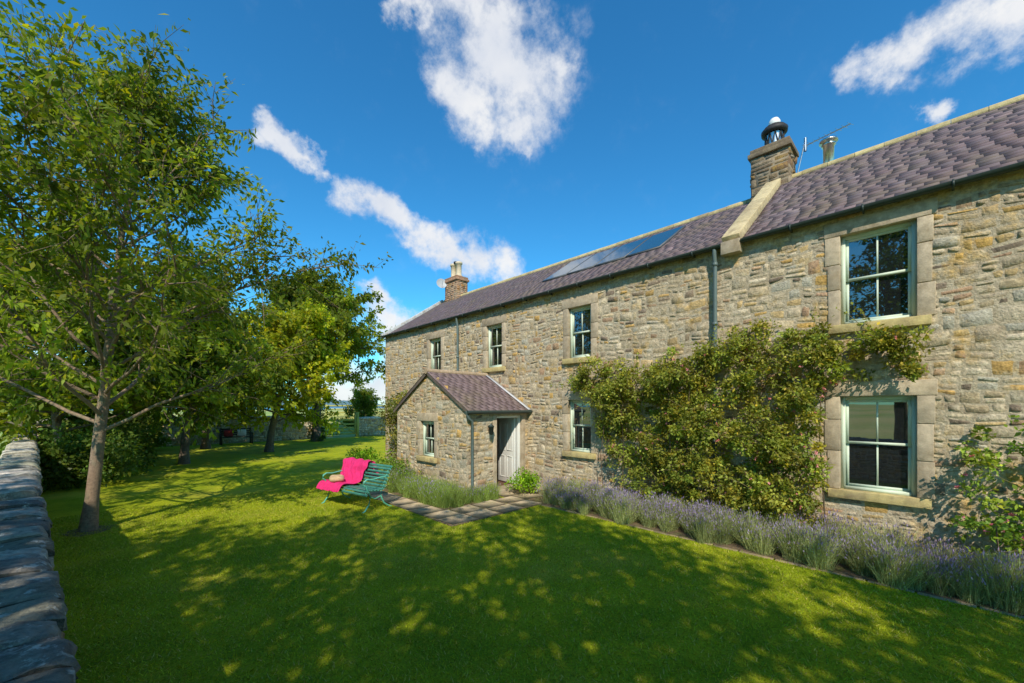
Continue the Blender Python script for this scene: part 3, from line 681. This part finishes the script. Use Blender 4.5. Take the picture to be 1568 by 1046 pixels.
for k in range(260):
    c0=cc[R.randint(len(cc))]
    edgey=(c0[1]>4.3) or c0[2]>2.6 or R.rand()<.35
    if not edgey or c0[1]<.4: continue
    cs_.append(((c0[0]-.05,c0[1],c0[2]),(R.uniform(-.8,.2),R.normal(0,.8) if c0[1]>1.7 else R.uniform(.0,.8),R.uniform(.0,1)),R.uniform(.3,.75)))
canes(t3,cs_,.055,(.28,.31,.045)); fin(t3)
cc=[]
for k in range(170):
    y=R.uniform(-3.2,-.25); z=R.uniform(.2,2.05)*(1-.25*R.rand()); cc.append((D-R.uniform(.05,.5),y,z,R.uniform(.07,.17)))
t3=shrub('climbing_rose',cc,.065,(.24,.34,.045),per=46,flowers=((.78,.25,.38),.25),stems=.08,jf=1.2)
canes(t3,[((c0[0],c0[1],c0[2]),(R.uniform(-.6,.1),R.normal(0,.7),R.uniform(.2,1)),R.uniform(.4,.8)) for c0 in cc[:70] if c0[1]<-.6],.06,(.24,.34,.045)); fin(t3)
fin(shrub('wall_shrub',[(D-R.uniform(.1,.8),R.uniform(12.2,14.5),R.uniform(.3,2.6),R.uniform(.2,.35)) for k in range(70)],.09,(.20,.20,.04),per=90,stems=.1))
fin(shrub('green_shrub',[(7.35+R.normal(0,.13),7.05+R.normal(0,.13),R.uniform(.12,.62),.15) for k in range(26)],.055,(.24,.42,.02),per=80,stems=.1))
fin(shrub('border_shrub',[(R.uniform(5.1,6.0),R.uniform(11.3,12.9),R.uniform(.2,.8),R.uniform(.2,.3)) for k in range(34)],.07,(.22,.38,.02),per=90,stems=.1))
fin(shrub('border_shrub',[(R.uniform(5.1,5.75),R.uniform(9.5,11.2),R.uniform(.12,.65),R.uniform(.12,.22)) for k in range(34)],.06,(.2,.3,.04),per=80,flowers=((.7,.68,.6),.3),stems=.1))
cc=[]
for k in range(300):
    y=R.uniform(15.5,28.8); xw=.05-.1*y; x=xw+.3+R.uniform(0,1)**1.4*(1.3+(y-15.5)*.22); cc.append((x,y,R.uniform(.2,1.9)*(1-.4*R.rand()),R.uniform(.25,.45)))
fin(shrub('understorey_shrub',cc,.12,(.10,.16,.022),per=85,stems=0))
cc=[(-.42-R.uniform(1.2,2.6),R.uniform(8,22),R.uniform(.1,.9),R.uniform(.2,.4)) for k in range(80)]
fin(shrub('hedge_scrub',cc,.11,(.2,.3,.035),per=70,stems=0))
cc=[(R.uniform(-14,7),R.uniform(30.5,33),R.uniform(.3,2.2),R.uniform(.4,.6)) for k in range(140)]
fin(shrub('boundary_hedge',cc,.2,(.11,.18,.02),per=65,stems=0))
cc=[(9.0+.34*math.cos(a),27.3+.34*math.sin(a),z,.18) for a,z in zip(R.uniform(0,6.28,60),R.uniform(0,3.4,60))]
fin(shrub('ivy_plant',cc,.1,(.08,.12,.02),per=60,stems=0))

def lavender(name,pts,h=.43,per=480,purple=.5,col=(.38,.43,.19)):
    b=Buf()
    for (x,y,s) in pts:
        k=int(per*s); a=R.uniform(0,6.283,k); r=R.uniform(0,.14,k)*s; out=R.normal(0,.38,k)
        P=np.stack([x+r*np.cos(a),y+r*np.sin(a),np.zeros(k)],1); d=norm(np.stack([np.cos(a)*out,np.sin(a)*out,np.ones(k)],1)+R.normal(0,.14,(k,3)))
        L_=(h*s*R.uniform(.5,1.15,k))[:,None]; sd=norm(np.cross(d,R.normal(size=(k,3))))*R.uniform(.0014,.003,(k,1))
        tip=P+d*L_+R.normal(0,.015,(k,3))
        V=np.stack([P-sd,P+sd,tip+sd*.5,tip-sd*.5],1).reshape(-1,3)
        tone=R.uniform(.8,1.15)
        c=np.array(col)[None]*R.uniform(.6,1.4,(k,1))*tone; b.add(V,np.arange(4*k).reshape(-1,4),np.repeat(c,4,0))
        k1=int(420*s); i=R.randint(0,k,k1); g=R.uniform(.15,.95,(k1,1)); Pl=P[i]+(tip[i]-P[i])*g
        leaves(b,Pl,norm(d[i]+R.normal(0,.5,(k1,3))),R.uniform(.025,.055,k1),np.array(col)[None]*R.uniform(.6,1.35,(k1,1))*tone,wr=.09,droop=.1)
        f=R.rand(k)<purple*R.uniform(.1,1.8); kf=f.sum()
        if kf: leaves(b,tip[f]-d[f]*.03,d[f],R.uniform(.03,.055,kf),np.array([.38,.30,.56])[None]*R.uniform(.6,1.3,(kf,1)),wr=.17,droop=0)
    return make(name,b,M_rose)
pts=[(x+R.normal(0,.07),y+R.normal(0,.08),R.uniform(.6,1.25)) for y in np.arange(-4,6.2,.17) for x in (6.98,7.2,7.5,7.75) if R.rand()<.85]
lavender('lavender_border',pts)
pts=[(x+R.normal(0,.05),y+R.normal(0,.06),R.uniform(.75,1.2)) for y in np.arange(7.35,11,.24) for x in (5.1,5.35,5.65) if R.rand()<.92]
pts+=[(x,y,R.uniform(.7,1)) for x in (5.9,6.15,6.4) for y in (7.25,7.45)]
lavender('lavender_border',pts,col=(.27,.37,.09),purple=.15,per=380)

# ------------------------------------------------------------ camera, light, world
cam=bpy.data.cameras.new('camera'); co=bpy.data.objects.new('camera',cam); scene.collection.objects.link(co)
co.location=(0,0,H); co.rotation_euler=(math.pi/2,0,-YAW); cam.sensor_width=36; cam.lens=36*FPX/1568; cam.shift_y=100/1568; cam.clip_start=.05; cam.clip_end=6000
scene.camera=co
sd=Vector((SUN_AZ[0]*math.cos(SUN_EL),SUN_AZ[1]*math.cos(SUN_EL),math.sin(SUN_EL)))
sl=bpy.data.lights.new('sun','SUN'); sl.energy=5; sl.angle=math.radians(.5); sl.color=(1,.91,.75)
so=bpy.data.objects.new('sun',sl); scene.collection.objects.link(so); so.rotation_euler=(-sd).to_track_quat('-Z','Y').to_euler()
w=bpy.data.worlds.new('World'); scene.world=w; w.use_nodes=True; t=w.node_tree; t.nodes.clear(); L=t.links.new
out=N(t,'ShaderNodeOutputWorld'); bgn=N(t,'ShaderNodeBackground'); bgn.inputs['Strength'].default_value=.145; L(bgn.outputs[0],out.inputs[0])
sky=N(t,'ShaderNodeTexSky',sky_type='NISHITA'); sky.sun_disc=False; sky.sun_elevation=SUN_EL; sky.sun_rotation=math.atan2(SUN_AZ[0],SUN_AZ[1]); sky.air_density=1; sky.dust_density=.3; sky.ozone_density=2
hs=N(t,'ShaderNodeHueSaturation'); hs.inputs['Saturation'].default_value=1.2; L(sky.outputs[0],hs.inputs['Color'])
ml=N(t,'ShaderNodeMix',data_type='RGBA',blend_type='MULTIPLY'); ml.inputs[0].default_value=1; L(hs.outputs[0],ml.inputs[6]); ml.inputs[7].default_value=(.45,1.22,1.38,1)
gc=N(t,'ShaderNodeTexCoord').outputs['Generated']
def pdir(px,py):
    u=(px-784)/FPX; v=(623-py)/FPX; d=np.array([SN+u*CS,CS-u*SN,v]); return d/np.linalg.norm(d)
nz=N(t,'ShaderNodeTexNoise'); nz.inputs['Scale'].default_value=9; nz.inputs['Detail'].default_value=6; nz.inputs['Roughness'].default_value=.6; L(gc,nz.inputs['Vector'])
s1=N(t,'ShaderNodeVectorMath',operation='SUBTRACT'); L(nz.outputs['Color'],s1.inputs[0]); s1.inputs[1].default_value=(.5,.5,.5)
s2=N(t,'ShaderNodeVectorMath',operation='SCALE'); L(s1.outputs[0],s2.inputs[0]); s2.inputs['Scale'].default_value=.13
s3=N(t,'ShaderNodeVectorMath',operation='ADD'); L(gc,s3.inputs[0]); L(s2.outputs[0],s3.inputs[1])
caps=[(700,-20,760,50,66),(750,70,800,130,88),(690,110,720,165,46),(840,90,855,105,32),(790,195,797,222,22),(600,5,650,25,26),
(1300,112,1400,70,25),(1390,75,1480,42,36),(1460,42,1600,15,46),(405,188,450,215,22),(450,220,505,258,20),
(535,290,595,325,26),(600,335,650,358,24),(650,365,700,390,26),(720,392,772,412,36),(595,490,620,560,40),(500,600,600,600,46),(1430,160,1440,160,16),(30,590,120,570,50),(560,440,600,470,18)]
f=None
for ax,ay,bx,by,r in caps:
    A=pdir(ax,ay);B=pdir(bx,by);AB=B-A; re=np.linalg.norm(pdir((ax+bx)/2+r*.7,(ay+by)/2+r*.7)-pdir((ax+bx)/2,(ay+by)/2))
    sub=N(t,'ShaderNodeVectorMath',operation='SUBTRACT'); L(s3.outputs[0],sub.inputs[0]); sub.inputs[1].default_value=tuple(A)
    dt=N(t,'ShaderNodeVectorMath',operation='DOT_PRODUCT'); L(sub.outputs[0],dt.inputs[0]); dt.inputs[1].default_value=tuple(AB/float(AB@AB))
    cl_=N(t,'ShaderNodeClamp'); L(dt.outputs['Value'],cl_.inputs[0])
    sc=N(t,'ShaderNodeVectorMath',operation='SCALE'); sc.inputs[0].default_value=tuple(AB); L(cl_.outputs[0],sc.inputs['Scale'])
    dn_=N(t,'ShaderNodeVectorMath',operation='DISTANCE'); L(sub.outputs[0],dn_.inputs[0]); L(sc.outputs[0],dn_.inputs[1])
    o_=mrange(t,dn_.outputs['Value'],0,re*1.6,1,0)
    if f is None: f=o_
    else:
        mx=N(t,'ShaderNodeMath',operation='SMOOTH_MAX'); mx.inputs[2].default_value=.1; L(f,mx.inputs[0]); L(o_,mx.inputs[1]); f=mx.outputs[0]
f=mrange(t,f,.04,1,0,1)
fb=noise(t,gc,15,9,.66)
ad=N(t,'ShaderNodeMath',operation='MULTIPLY_ADD'); L(fb,ad.inputs[0]); ad.inputs[1].default_value=1.9
sb_=N(t,'ShaderNodeMath',operation='SUBTRACT'); L(f,sb_.inputs[0]); sb_.inputs[1].default_value=.98; L(sb_.outputs[0],ad.inputs[2])
den=N(t,'ShaderNodeMapRange',interpolation_type='SMOOTHSTEP'); L(ad.outputs[0],den.inputs[0])
for i,x in zip((1,2,3,4),(.05,.95,0,.95)): den.inputs[i].default_value=x
gt=mrange(t,f,0,.35,0,1); dm=N(t,'ShaderNodeMath',operation='MULTIPLY'); L(den.outputs[0],dm.inputs[0]); L(gt,dm.inputs[1])
cl=mixc(t,mrange(t,noise(t,gc,7,4),.35,.65,0,1),(5.0,5.3,5.9),(6.5,6.5,6.5))
fin_=mixc(t,dm.outputs[0],ml.outputs[2],cl); L(fin_,bgn.inputs['Color'])
scene.view_settings.view_transform='Standard'; scene.view_settings.look='None'; scene.view_settings.exposure=0
